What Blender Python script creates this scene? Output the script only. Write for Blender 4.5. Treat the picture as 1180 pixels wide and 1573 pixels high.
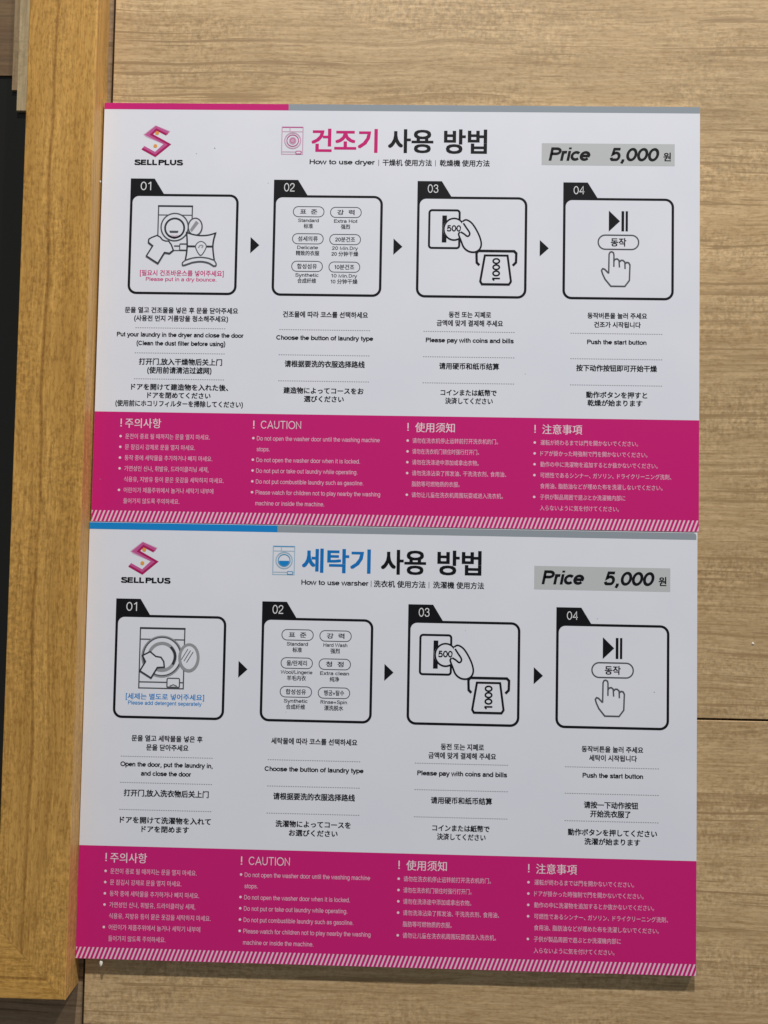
import bpy, bmesh, math, random
from mathutils import Vector, Matrix
from mathutils.geometry import tessellate_polygon

for o in list(bpy.data.objects):
    bpy.data.objects.remove(o)
SC = bpy.context.scene
COL = SC.collection
MM = 0.001
random.seed(7)

# --------------------------------------------------------------------------
# camera, world, lamps, exposure
# layout units: x mm to the right, v mm downwards on the wall, d mm out of it
# --------------------------------------------------------------------------
def W(x, v, d=0.0):
    return Vector(((x - 210) * MM, -d * MM, (300 - v) * MM))

cam = bpy.data.cameras.new('camera')
camo = bpy.data.objects.new('camera', cam)
COL.objects.link(camo)
cam.sensor_fit = 'VERTICAL'
cam.sensor_height = 36.0
cam.lens = 27.0
cam.clip_start = 0.01
cam.clip_end = 50
_right = Vector((0.99967, 0.01835, 0.01802))
_down = Vector((0.01731, 0.03780, -0.99914))
_fwd = _down.cross(_right).normalized()
_fwd = _fwd if _fwd.y > 0 else -_fwd
_right = _fwd.cross(-_down).normalized()
_up = _right.cross(_fwd).normalized()
_m = Matrix((_right, _up, -_fwd)).transposed().to_4x4()
_m.translation = W(213.85, 307.65, 535.45)
camo.matrix_world = _m
SC.camera = camo

world = bpy.data.worlds.new('World')
SC.world = world
world.use_nodes = True
bg = world.node_tree.nodes['Background']
bg.inputs[0].default_value = (0.95, 0.97, 1.0, 1)
bg.inputs[1].default_value = 0.190

def ceiling_lamp(x, up, d, watts, size, col):
    l = bpy.data.lights.new('ceiling_lamp', 'AREA')
    l.shape = 'DISK'
    l.size = size
    l.energy = watts
    l.color = col
    o = bpy.data.objects.new('ceiling_lamp', l)
    COL.objects.link(o)
    o.location = W(x, 600 - up, d)
    tgt = W(230, 300, 0)
    o.rotation_euler = (tgt - o.location).to_track_quat('-Z', 'Y').to_euler()
ceiling_lamp(200, 3250, 1250, 111, 0.10, (1.0, 0.97, 0.93))
ceiling_lamp(1780, 3250, 1250, 56, 0.10, (1.0, 0.97, 0.93))

SC.view_settings.view_transform = 'Standard'
SC.view_settings.look = 'None'
SC.view_settings.exposure = 0.0
SC.view_settings.gamma = 1.0
SC.view_settings.use_curve_mapping = False

# --------------------------------------------------------------------------
# materials
# --------------------------------------------------------------------------
def plain(name, rgb, rough=0.5, spec=0.14):
    m = bpy.data.materials.new(name)
    m.use_nodes = True
    b = m.node_tree.nodes['Principled BSDF']
    b.inputs['Base Color'].default_value = (*rgb, 1)
    b.inputs['Roughness'].default_value = rough
    b.inputs['Specular IOR Level'].default_value = spec
    return m

def node(nt, kind, **kw):
    n = nt.nodes.new(kind)
    for k, v in kw.items():
        setattr(n, k, v)
    return n

def noise(nt, vec, scale, detail=4, rough=0.55, dist=0.0):
    mp = node(nt, 'ShaderNodeMapping')
    mp.inputs['Scale'].default_value = scale
    nt.links.new(vec, mp.inputs['Vector'])
    n = node(nt, 'ShaderNodeTexNoise')
    n.inputs['Scale'].default_value = 1.0
    n.inputs['Detail'].default_value = detail
    n.inputs['Roughness'].default_value = rough
    n.inputs['Distortion'].default_value = dist
    nt.links.new(mp.outputs[0], n.inputs['Vector'])
    return n.outputs['Fac']

def ramp(nt, fac, stops):
    r = node(nt, 'ShaderNodeValToRGB')
    e = r.color_ramp.elements
    while len(e) < len(stops):
        e.new(0.5)
    for i, (p, c) in enumerate(stops):
        e[i].position = p
        e[i].color = (*c, 1) if len(c) == 3 else c
    nt.links.new(fac, r.inputs[0])
    return r.outputs[0]

def mix(nt, a, b, fac=None, blend='MIX', f=0.5):
    m = node(nt, 'ShaderNodeMix', data_type='RGBA', blend_type=blend)
    m.inputs[0].default_value = f
    if fac is not None:
        nt.links.new(fac, m.inputs[0])
    for s, idx in ((a, 6), (b, 7)):
        if isinstance(s, tuple):
            m.inputs[idx].default_value = (*s, 1)
        else:
            nt.links.new(s, m.inputs[idx])
    return m.outputs[2]

G = lambda v: (v, v, v)

def wood(name, along, light, dark, streak, fleck, rough=0.5, lines=(0.60, 0.66), fleckamt=0.5, bumpd=0.00012, k=1.0, mark=None):
    """along: 0 grain along x, 2 grain along z"""
    m = bpy.data.materials.new(name)
    m.use_nodes = True
    nt = m.node_tree
    b = nt.nodes['Principled BSDF']
    tc = node(nt, 'ShaderNodeTexCoord')
    v = tc.outputs['Object']
    def s(a, c):           # a = frequency along the grain, c = across it
        a, c = a * k, c * k
        return (a, c, c) if along == 0 else (c, c, a)
    # slow waviness so that the grain lines are not ruler straight
    wv = node(nt, 'ShaderNodeTexNoise')
    wv.inputs['Scale'].default_value = 7.0
    wv.inputs['Detail'].default_value = 2
    nt.links.new(v, wv.inputs['Vector'])
    sub = node(nt, 'ShaderNodeVectorMath', operation='MULTIPLY_ADD')
    sub.inputs[1].default_value = (0.010, 0.010, 0.010)
    nt.links.new(wv.outputs['Color'], sub.inputs[0])
    nt.links.new(v, sub.inputs[2])
    v = sub.outputs[0]
    broad = noise(nt, v, s(2.5, 45), 3)
    mid = noise(nt, v, s(6, 300), 4, 0.7)
    fine = noise(nt, v, s(28, 620), 3, 0.75)
    line = noise(nt, v, s(2.6, 300), 2, 0.5)
    fl = noise(nt, v, s(190, 640), 2, 0.7)
    knit = noise(nt, v, s(420, 300), 2, 0.6)
    c = ramp(nt, broad, [(0.32, dark), (0.68, light)])
    c = mix(nt, c, ramp(nt, mid, [(0.32, (0.78, 0.73, 0.65)), (0.60, G(1.08))]), blend='MULTIPLY', f=0.62)
    c = mix(nt, c, ramp(nt, fine, [(0.32, (0.68, 0.62, 0.54)), (0.66, G(1.24))]), blend='MULTIPLY', f=0.62)
    c = mix(nt, c, ramp(nt, fl, [(0.39, fleck), (0.51, G(1.0))]), blend='MULTIPLY', f=fleckamt)
    patch = noise(nt, v, s(9, 28), 2, 0.5)
    kn = mix(nt, G(1.0), ramp(nt, knit, [(0.34, G(0.72)), (0.66, G(1.24))]), fac=ramp(nt, patch, [(0.42, G(0.15)), (0.62, G(0.95))]))
    c = mix(nt, c, kn, blend='MULTIPLY', f=0.8)
    tone = noise(nt, v, s(1.2, 9), 2, 0.5)
    c = mix(nt, c, ramp(nt, tone, [(0.35, G(0.90)), (0.65, G(1.07))]), blend='MULTIPLY', f=1.0)
    lm = ramp(nt, line, [(lines[0], G(0.0)), (lines[1], G(1.0))])
    lm2 = mix(nt, lm, ramp(nt, mid, [(0.38, G(0.15)), (0.55, G(0.85))]), blend='MULTIPLY', f=1.0)
    c = mix(nt, c, streak, fac=lm2)
    if mark:                # one long dark grain line at a given place across the board
        axis, pos, wid = mark
        sx = node(nt, 'ShaderNodeSeparateXYZ')
        nt.links.new(v, sx.inputs[0])
        d = node(nt, 'ShaderNodeMath', operation='SUBTRACT'); d.inputs[1].default_value = pos + 0.005
        nt.links.new(sx.outputs[axis], d.inputs[0])
        ab = node(nt, 'ShaderNodeMath', operation='ABSOLUTE'); nt.links.new(d.outputs[0], ab.inputs[0])
        dv = node(nt, 'ShaderNodeMath', operation='DIVIDE'); dv.inputs[1].default_value = wid
        nt.links.new(ab.outputs[0], dv.inputs[0])
        c = mix(nt, c, ramp(nt, dv.outputs[0], [(0.25, (0.68, 0.62, 0.55)), (1.0, G(1.0))]), blend='MULTIPLY', f=1.0)
    nt.links.new(c, b.inputs['Base Color'])
    rr = ramp(nt, fine, [(0.3, G(rough + 0.08)), (0.7, G(rough - 0.06))])
    nt.links.new(rr, b.inputs['Roughness'])
    b.inputs['Specular IOR Level'].default_value = 0.3
    bp = node(nt, 'ShaderNodeBump')
    bp.inputs['Strength'].default_value = 0.5
    bp.inputs['Distance'].default_value = bumpd
    nt.links.new(fine, bp.inputs['Height'])
    nt.links.new(bp.outputs[0], b.inputs['Normal'])
    return m

M = {}
M['wall'] = wood('wall_laminate', 0, (0.555, 0.408, 0.230), (0.490, 0.350, 0.190), (0.31, 0.20, 0.095), (0.74, 0.66, 0.55), lines=(0.592, 0.618), fleckamt=0.55)
M['wall_dark'] = wood('wall_laminate_shaded', 0, (0.30, 0.215, 0.135), (0.25, 0.175, 0.105), (0.12, 0.075, 0.035), (0.74, 0.66, 0.55), lines=(0.592, 0.618), fleckamt=0.5)  # laminate colour darkened to give the strip beside the frame its shade
M['stile'] = wood('frame_oak_upright', 2, (0.60, 0.350, 0.096), (0.49, 0.272, 0.066), (0.30, 0.15, 0.03), (0.62, 0.55, 0.42), rough=0.42, lines=(0.64, 0.74), fleckamt=0.6, k=1.0, mark=(0, 0.0186, 0.0016))
M['rail'] = wood('frame_oak_level', 0, (0.57, 0.33, 0.088), (0.47, 0.262, 0.060), (0.30, 0.15, 0.03), (0.62, 0.55, 0.42), rough=0.42, lines=(0.64, 0.74), fleckamt=0.6, k=1.0, mark=(2, -0.0315, 0.0014))
M['edge'] = wood('frame_edge_lightened', 2, (0.70, 0.43, 0.145), (0.62, 0.36, 0.115), (0.46, 0.25, 0.07), G(0.85), fleckamt=0.3)  # side face wood lightened in colour to make up for weak lamp light
M['bead'] = wood('bead_wood', 2, (0.50, 0.40, 0.24), (0.42, 0.33, 0.19), (0.33, 0.25, 0.14), G(0.9), fleckamt=0.2)
M['bead_dark'] = wood('bead_wood_brown', 2, (0.34, 0.25, 0.14), (0.28, 0.20, 0.11), (0.22, 0.15, 0.08), G(0.9), fleckamt=0.2)
M['mount'] = wood('mount_board_wood', 0, (0.185, 0.118, 0.062), (0.145, 0.09, 0.047), (0.11, 0.07, 0.035), G(0.85), fleckamt=0.3)
M['gap'] = plain('seam_backing', (0.012, 0.010, 0.008), 0.9, 0.1)
M['glass'] = plain('dark_glass', (0.010, 0.010, 0.009), 0.25, 0.4)
M['foam'] = plain('foam_edge', (0.70, 0.69, 0.67), 0.7, 0.2)
M['chip'] = plain('white_filler', (0.80, 0.77, 0.68), 0.6, 0.3)
M['metal'] = plain('pin_head', (0.85, 0.85, 0.82), 0.3, 0.6)

def board_white():
    m = bpy.data.materials.new('coated_white')
    m.use_nodes = True
    nt = m.node_tree
    b = nt.nodes['Principled BSDF']
    tc = node(nt, 'ShaderNodeTexCoord')
    n = noise(nt, tc.outputs['Object'], (14, 14, 14), 3)
    c = ramp(nt, n, [(0.35, (0.720, 0.745, 0.825)), (0.65, (0.748, 0.766, 0.835))])
    nt.links.new(c, b.inputs['Base Color'])
    b.inputs['Roughness'].default_value = 0.42
    b.inputs['Specular IOR Level'].default_value = 0.35
    return m
M['white'] = board_white()
M['black'] = plain('ink_black', (0.007, 0.0075, 0.010))
M['char'] = plain('ink_charcoal', (0.038, 0.041, 0.050))
M['line'] = plain('ink_line_grey', (0.085, 0.090, 0.100))
M['midgrey'] = plain('ink_mid_grey', (0.30, 0.31, 0.33))
M['dot'] = plain('ink_dot_grey', (0.27, 0.28, 0.31))
M['grey'] = plain('ink_stripe_grey', (0.28, 0.32, 0.36))
M['strip'] = plain('ink_strip_grey', (0.50, 0.52, 0.53))
M['mag'] = plain('ink_magenta', (0.57, 0.015, 0.178))
M['magd'] = plain('ink_deep_magenta', (0.40, 0.012, 0.110))
M['magm'] = plain('ink_rose', (0.52, 0.10, 0.29))
M['magl'] = plain('ink_pale_rose', (0.60, 0.37, 0.51))
M['blue'] = plain('ink_blue', (0.010, 0.23, 0.60))
M['bluet'] = plain('ink_title_blue', (0.008, 0.17, 0.50))
M['bluel'] = plain('ink_pale_blue', (0.36, 0.50, 0.62))
M['bluem'] = plain('ink_mid_blue', (0.10, 0.32, 0.56))
M['orange'] = plain('ink_orange', (0.75, 0.33, 0.07))
M['paper'] = plain('ink_none_white', (0.80, 0.66, 0.73))
M['small'] = plain('ink_none_small', (0.74, 0.50, 0.62))
M['num'] = plain('ink_none_clear', (0.74, 0.75, 0.78))
M['pale'] = plain('ink_stripe_white', (0.76, 0.56, 0.66))

# --------------------------------------------------------------------------
# object helpers
# --------------------------------------------------------------------------
def tag(o, label=None, cat=None, group=None, kind=None):
    if label: o['label'] = label
    if cat: o['category'] = cat
    if group: o['group'] = group
    if kind: o['kind'] = kind
    return o

def empty(name, loc):
    o = bpy.data.objects.new(name, None)
    o.empty_display_size = 0.02
    COL.objects.link(o)
    o.location = loc
    return o

def link_bm(name, bm, mats, parent=None, loc=None):
    me = bpy.data.meshes.new(name)
    bm.normal_update()
    bm.to_mesh(me)
    bm.free()
    for m in (mats if isinstance(mats, (list, tuple)) else [mats]):
        me.materials.append(m)
    o = bpy.data.objects.new(name, me)
    COL.objects.link(o)
    if parent: o.parent = parent
    if loc is not None: o.location = loc
    return o

def prism(poly, d0, d1, bevel=0.0):
    """poly in (x, v) mm, extruded from distance d0 to d1 out of the wall; returns bmesh in metres about W(0,0)"""
    bm = bmesh.new()
    area = sum(a[0] * b[1] - b[0] * a[1] for a, b in zip(poly, poly[1:] + poly[:1]))
    if area > 0:
        poly = poly[::-1]            # v points down: make it counter-clockwise seen from the room
    fr = [bm.verts.new(Vector((x * MM, -d1 * MM, -v * MM))) for x, v in poly]
    bk = [bm.verts.new(Vector((x * MM, -d0 * MM, -v * MM))) for x, v in poly]
    bm.faces.new(fr)
    bm.faces.new(bk[::-1])
    n = len(poly)
    for i in range(n):
        j = (i + 1) % n
        bm.faces.new((fr[j], fr[i], bk[i], bk[j]))
    bmesh.ops.recalc_face_normals(bm, faces=bm.faces)
    if bevel:
        es = [e for e in bm.edges if all(abs(v.co.y + d1 * MM) < 1e-7 for v in e.verts)
              and min(abs(e.verts[0].co.x - e.verts[1].co.x), abs(e.verts[0].co.z - e.verts[1].co.z)) < 1e-5]
        bmesh.ops.bevel(bm, geom=es, offset=bevel * MM, segments=3, profile=0.5, affect='EDGES')
    return bm

def slab(name, x0, v0, x1, v1, d0, d1, mat, parent, bevel=0.0, base=(0, 0)):
    """box with its origin at its own upper left corner"""
    bm = prism([(0, 0), (x1 - x0, 0), (x1 - x0, v1 - v0), (0, v1 - v0)], d0, d1, bevel)
    return link_bm(name, bm, mat, parent, Vector(((x0 - base[0]) * MM, 0, -(v0 - base[1]) * MM)))

# --------------------------------------------------------------------------
# the wall: laminate panels with dark open seams
# --------------------------------------------------------------------------
SV, SH, SB = 3.1, 425.9, 642.2        # vertical seam x, level seam v, lowest seam v
wall = empty('panelled_wall', W(0, 0, 0))
tag(wall, 'light oak laminate wall of flush panels behind both instruction boards', 'wall')
wv = lambda *a, mat='wall': slab('wall_panel', *a, mat=M[mat], parent=wall, bevel=0.35)
wv(SV + 0.7, -700, 1100, SH - 0.75, -12, 0)
wv(SV + 0.7, SH + 0.75, 1100, SB, -12, 0)
wv(-900, -700, SV - 1.5, SB + 420, -12, -2.5, mat='wall_dark')['label'] = 'wall panel darkened in colour for shade, left of the upright seam'
wv(SV + 0.7, SB + 1.4, 1100, SB + 420, -12, 0)
slab('seam_backing', -905, -705, 1105, SB + 425, -16, -12.05, M['gap'], wall)

# --------------------------------------------------------------------------
# the framed dark panel on the left
# --------------------------------------------------------------------------
fr = empty('wooden_frame', W(-24, 616, 0))
tag(fr, 'golden oak frame with mitred lower corner around a dark panel, left of both boards', 'frame')
FB = (-24, 616)
def fpart(name, poly, d0, d1, mat, bevel=0.0):
    x0 = min(p[0] for p in poly); v0 = min(p[1] for p in poly)
    bm = prism([(x - x0, v - v0) for x, v in poly], d0, d1, bevel)
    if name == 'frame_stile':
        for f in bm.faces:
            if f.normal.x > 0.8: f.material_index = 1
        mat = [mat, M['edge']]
    return link_bm(name, bm, mat, fr, Vector(((x0 - FB[0]) * MM, 0, -(v0 - FB[1]) * MM)))
XO, XI, VO, VI = -1.35, -49.2, 615.6, 569.0
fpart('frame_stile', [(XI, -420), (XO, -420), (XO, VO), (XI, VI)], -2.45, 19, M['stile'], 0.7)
fpart('frame_rail', [(XI - 0.12, VI + 0.0), (XO - 0.12, VO), (-560, VO), (-560, VI)], -2.44, 18.94, M['rail'], 0.7)
fpart('dark_panel', [(-555, -415), (XI - 0.3, -415), (XI - 0.3, VI - 0.3), (-555, VI - 0.3)], 0.06, 4.0, M['glass'])
fpart('mount_board', [(-555, -414), (-66.8, -414), (-66.8, -19.0), (-555, -19.0)], 4.05, 5.0, M['mount'])
fpart('inner_bead', [(-66.7, -414), (-62.6, -414), (-62.6, -8.0), (-66.7, -8.0)], 4.05, 5.6, M['bead_dark'], 0.3)
fpart('inner_bead', [(-62.5, -414), (XI - 0.4, -414), (XI - 0.4, 7.2), (-62.5, 7.2)], 4.05, 6.2, M['bead'], 0.3)

# --------------------------------------------------------------------------
# printed graphics: flat ink shapes in board millimetres
# --------------------------------------------------------------------------
def ribbon(pts, w, closed=False):
    P = [pts[0]]
    for p in pts[1:]:
        if math.hypot(p[0] - P[-1][0], p[1] - P[-1][1]) > 1e-4: P.append(p)
    if closed and math.hypot(P[0][0] - P[-1][0], P[0][1] - P[-1][1]) < 1e-4: P.pop()
    n = len(P)
    L, R = [], []
    for i in range(n):
        a = P[i - 1] if (i or closed) else None
        c = P[(i + 1) % n] if (i < n - 1 or closed) else None
        d1 = d2 = None
        if a: l = math.hypot(P[i][0] - a[0], P[i][1] - a[1]); d1 = ((P[i][0] - a[0]) / l, (P[i][1] - a[1]) / l)
        if c: l = math.hypot(c[0] - P[i][0], c[1] - P[i][1]); d2 = ((c[0] - P[i][0]) / l, (c[1] - P[i][1]) / l)
        d1 = d1 or d2; d2 = d2 or d1
        nx, ny = -(d1[1] + d2[1]), d1[0] + d2[0]
        l = math.hypot(nx, ny)
        if l < 1e-6: nx, ny, l = -d1[1], d1[0], 1
        nx, ny = nx / l, ny / l
        cs = max(0.5, nx * -d1[1] + ny * d1[0])
        h = w / 2 / cs
        L.append((P[i][0] + nx * h, P[i][1] + ny * h)); R.append((P[i][0] - nx * h, P[i][1] - ny * h))
    fs = []
    for i in range(n if closed else n - 1):
        j = (i + 1) % n
        fs.append((i, j, n + j, n + i))
    return L + R, fs

def smooth(pts, n=5, closed=False):
    out = []
    m = len(pts)
    for i in range(m if closed else m - 1):
        p0 = pts[i - 1] if (closed or i) else pts[0]
        p1, p2 = pts[i], pts[(i + 1) % m]
        p3 = pts[(i + 2) % m] if (closed or i + 2 < m) else pts[-1]
        for k in range(n):
            t = k / n
            out.append(tuple(0.5 * (2 * b + (c - a) * t + (2 * a - 5 * b + 4 * c - d) * t * t + (3 * b - a - 3 * c + d) * t ** 3) for a, b, c, d in zip(p0, p1, p2, p3)))
    if not closed: out.append(pts[-1])
    return out

# plain grotesque Latin letters drawn as even strokes (capitals 0.70 high, x-height 0.52)
def latin(ch, w):
    h = w / 2
    X, C = 0.52, 0.70
    def arc(cx, cy, rx, ry, a0, a1, n=14):
        return [(cx + rx * math.cos(math.radians(a0 + (a1 - a0) * i / n)), cy + ry * math.sin(math.radians(a0 + (a1 - a0) * i / n))) for i in range(n + 1)]
    def full(cx, cy, rx, ry):
        return (arc(cx, cy, rx, ry, 0, 360, 24)[:-1], True)
    xo = X + 0.008
    bowl = lambda cx: full(cx, X / 2, 0.205, X / 2 - h + 0.006)
    arch = lambda x0, x1: [(x0, 0.28)] + arc((x0 + x1) / 2, X - h - 0.15, (x1 - x0) / 2, 0.15, 180, 0, 12) + [(x1, 0)]
    dotq = lambda x, y: [(x, y - 0.05), (x, y + 0.05)]
    D = {
     'a': ([smooth([(0.075, 0.365), (0.12, 0.45), (0.235, X - h), (0.36, 0.445), (0.395, 0.34)], 3) + [(0.395, 0)], smooth([(0.395, 0.29), (0.25, 0.282), (0.11, 0.25), (0.065, 0.145), (0.11, 0.06), (0.20, h), (0.32, 0.075), (0.395, 0.19)], 3)], 0.50),
     'b': ([[(0.10, 0), (0.10, C)], bowl(0.275)], 0.53), 'd': ([[(0.43, 0), (0.43, C)], bowl(0.255)], 0.53),
     'p': ([[(0.10, -0.19), (0.10, X)], bowl(0.275)], 0.53), 'q': ([[(0.43, -0.19), (0.43, X)], bowl(0.255)], 0.53),
     'c': ([arc(0.255, X / 2, 0.20, X / 2 - h, 42, 318, 18)], 0.47),
     'e': ([arc(0.265, X / 2, 0.205, X / 2 - h, 0, 322, 20), [(0.065, 0.262), (0.47 + h * 0.6, 0.262)]], 0.52),
     'f': ([smooth([(0.29, C - h), (0.19, C - h - 0.01), (0.135, 0.56)], 4) + [(0.135, 0)], [(0.02, X - h), (0.27, X - h)]], 0.28),
     'g': ([[(0.43, X), (0.43, -0.02)] + smooth([(0.43, -0.02), (0.385, -0.13), (0.25, -0.165), (0.10, -0.115)], 4)[1:], bowl(0.255)], 0.53),
     'h': ([[(0.10, 0), (0.10, C)], arch(0.10, 0.41)], 0.50), 'n': ([[(0.10, 0), (0.10, X)], arch(0.10, 0.41)], 0.50),
     'm': ([[(0.10, 0), (0.10, X)], arch(0.10, 0.37), arch(0.37, 0.64)], 0.74),
     'i': ([[(0.11, 0), (0.11, X)], dotq(0.11, 0.65)], 0.22), 'l': ([[(0.11, 0), (0.11, C)]], 0.22), 'j': ([[(0.11, -0.15), (0.11, X)]], 0.22),
     'k': ([[(0.10, 0), (0.10, C)], [(0.41, X), (0.11, 0.215)], [(0.21, 0.31), (0.43, 0)]], 0.46),
     'o': ([full(0.265, X / 2, 0.215, X / 2 - h + 0.006)], 0.53),
     'r': ([[(0.10, 0), (0.10, X)], [(0.10, 0.28)] + smooth([(0.10, 0.33), (0.155, 0.44), (0.30, X - h)], 4)], 0.32),
     's': ([smooth([(0.415, 0.385), (0.36, 0.455), (0.24, X - h), (0.115, 0.44), (0.095, 0.35), (0.17, 0.29), (0.30, 0.255), (0.40, 0.20), (0.405, 0.11), (0.33, 0.055), (0.24, h), (0.12, 0.07), (0.065, 0.155)], 3)], 0.48),
     't': ([[(0.135, 0.66), (0.135, 0.12)] + smooth([(0.135, 0.12), (0.17, h + 0.005), (0.265, h)], 3)[1:], [(0.02, X - h), (0.26, X - h)]], 0.28),
     'u': ([[(0.10, X), (0.10, 0.19)] + arc(0.255, 0.15 + h, 0.155, 0.15, 180, 360, 12) + [(0.41, X)], [(0.41, 0), (0.41, 0.2)]], 0.51),
     'v': ([[(0.03, X), (0.235, 0.03), (0.44, X)]], 0.47), 'w': ([[(0.02, X), (0.175, 0.03), (0.34, 0.50), (0.505, 0.03), (0.66, X)]], 0.68),
     'x': ([[(0.04, 0), (0.43, X)], [(0.04, X), (0.43, 0)]], 0.47),
     'y': ([[(0.03, X), (0.245, 0.0)], smooth([(0.45, X), (0.245, 0.0), (0.19, -0.13), (0.06, -0.165)], 4)], 0.48),
     'z': ([[(0.04, X - h), (0.40, X - h), (0.05, h), (0.42, h)]], 0.46),
     'A': ([[(0.03, 0), (0.315, C - 0.03), (0.60, 0)], [(0.13, 0.235), (0.50, 0.235)]], 0.63),
     'C': ([arc(0.345, C / 2, 0.285, C / 2 - h, 40, 320, 22)], 0.68),
     'D': ([[(0.11, h), (0.11, C - h), (0.30, C - h)] + arc(0.30, C / 2, 0.27, C / 2 - h, 90, -90, 16) + [(0.11, h)]], 0.68),
     'E': ([[(0.54, C - h), (0.11, C - h), (0.11, h), (0.56, h)], [(0.11, 0.365), (0.51, 0.365)]], 0.60),
     'F': ([[(0.54, C - h), (0.11, C - h), (0.11, 0)], [(0.11, 0.34), (0.48, 0.34)]], 0.56),
     'H': ([[(0.11, 0), (0.11, C)], [(0.56, 0), (0.56, C)], [(0.11, 0.37), (0.56, 0.37)]], 0.67),
     'I': ([[(0.125, 0), (0.125, C)]], 0.25), 'L': ([[(0.11, C), (0.11, h), (0.50, h)]], 0.52),
     'M': ([[(0.11, 0), (0.11, C - 0.04), (0.39, 0.06), (0.67, C - 0.04), (0.67, 0)]], 0.78),
     'N': ([[(0.11, 0), (0.11, C - 0.06), (0.55, 0.06), (0.55, C)]], 0.66),
     'O': ([full(0.365, C / 2, 0.31, C / 2 - h + 0.006)], 0.73),
     'P': ([[(0.11, 0), (0.11, C - h), (0.35, C - h)] + arc(0.35, 0.495, 0.19, C - h - 0.495, 90, -90, 12) + [(0.11, 0.495 * 2 - C + h)]], 0.60),
     'R': ([[(0.11, 0), (0.11, C - h), (0.36, C - h)] + arc(0.36, 0.51, 0.17, C - h - 0.51, 90, -90, 12) + [(0.11, 0.51 * 2 - C + h)], [(0.34, 0.32), (0.54, 0)]], 0.62),
     'S': ([smooth([(0.535, 0.515), (0.47, 0.62), (0.32, C - h), (0.155, 0.61), (0.125, 0.50), (0.20, 0.405), (0.40, 0.345), (0.53, 0.27), (0.545, 0.15), (0.46, 0.065), (0.32, h), (0.15, 0.085), (0.075, 0.21)], 3)], 0.62),
     'T': ([[(0.03, C - h), (0.55, C - h)], [(0.29, 0), (0.29, C)]], 0.58),
     'U': ([[(0.11, C), (0.11, 0.26)] + arc(0.335, 0.24 + h, 0.225, 0.24, 180, 360, 14) + [(0.56, C)]], 0.67),
     'W': ([[(0.03, C), (0.23, 0.04), (0.45, C - 0.03), (0.67, 0.04), (0.87, C)]], 0.90),
     '0': ([full(0.275, C / 2, 0.205, C / 2 - h + 0.005)], 0.55), '1': ([[(0.10, 0.535), (0.20, 0.58), (0.27, 0.66), (0.285, 0.69)], [(0.30, 0), (0.30, C)]], 0.48),
     '2': ([smooth([(0.085, 0.47), (0.11, 0.59), (0.27, C - h), (0.42, 0.60), (0.43, 0.47), (0.34, 0.33), (0.14, 0.16), (0.085, h)], 4) + [(0.48, h)]], 0.55),
     '3': ([smooth([(0.085, 0.51), (0.14, 0.62), (0.265, C - h), (0.41, 0.60), (0.41, 0.46), (0.33, 0.385), (0.24, 0.37)], 4) , smooth([(0.29, 0.38), (0.41, 0.33), (0.455, 0.20), (0.39, 0.08), (0.26, h), (0.13, 0.08), (0.07, 0.19)], 4)], 0.55),
     '4': ([[(0.39, 0), (0.39, C - 0.02), (0.06, 0.21), (0.50, 0.21)]], 0.55),
     '5': ([[(0.45, C - h), (0.15, C - h), (0.105, 0.345)] + smooth([(0.105, 0.345), (0.25, 0.435), (0.40, 0.38), (0.455, 0.23), (0.39, 0.09), (0.25, h), (0.12, 0.08), (0.065, 0.18)], 3)[1:]], 0.55),
     '.': ([dotq(0.125, 0.05)], 0.25), ',': ([[(0.135, 0.10), (0.135, 0.0), (0.085, -0.12)]], 0.25),
     '!': ([[(0.13, 0.20), (0.13, C)], dotq(0.13, 0.05)], 0.26), '/': ([[(0.02, -0.05), (0.27, C + 0.02)]], 0.30),
     '+': ([[(0.05, 0.26), (0.49, 0.26)], [(0.27, 0.04), (0.27, 0.48)]], 0.54),
     '(': ([smooth([(0.25, 0.76), (0.12, 0.55), (0.085, 0.29), (0.12, 0.03), (0.25, -0.18)], 4)], 0.29), ')': ([smooth([(0.05, 0.76), (0.18, 0.55), (0.215, 0.29), (0.18, 0.03), (0.05, -0.18)], 4)], 0.30),
     '[': ([[(0.25, 0.74), (0.10, 0.74), (0.10, -0.15), (0.25, -0.15)]], 0.28), ']': ([[(0.04, 0.74), (0.19, 0.74), (0.19, -0.15), (0.04, -0.15)]], 0.28),
    }
    paths, adv = D[ch]
    out = []
    for p in paths:
        q, closed = p if isinstance(p, tuple) else (p, False)
        out.append(ribbon(q, w * (1.25 if ch in '.!' and len(q) == 2 and q[1][1] < 0.2 else 1.0), closed))
    return out, adv

fcurve = bpy.data.curves.new('lettering', 'FONT')
fob = bpy.data.objects.new('lettering', fcurve)
TS = bpy.data.scenes.new('lettering')
TS.collection.objects.link(fob)
fcurve.resolution_u = 3
_raw = {}
def outline(txt, off):
    """vertices, faces, bounds and inked area of a string set in the built-in font"""
    key = (txt, off)
    if key not in _raw:
        fcurve.body = txt
        fcurve.offset = off
        ev = fob
        me = ev.to_mesh()
        vs = [(v.co.x, v.co.y) for v in me.vertices]
        fs = [tuple(p.vertices) for p in me.polygons]
        ar = sum(p.area for p in me.polygons)
        ev.to_mesh_clear()
        bb = (min(v[0] for v in vs), min(v[1] for v in vs), max(v[0] for v in vs), max(v[1] for v in vs)) if vs else (0, 0, 0, 0)
        _raw[key] = (vs, fs, bb, ar)
    return _raw[key]

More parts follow.
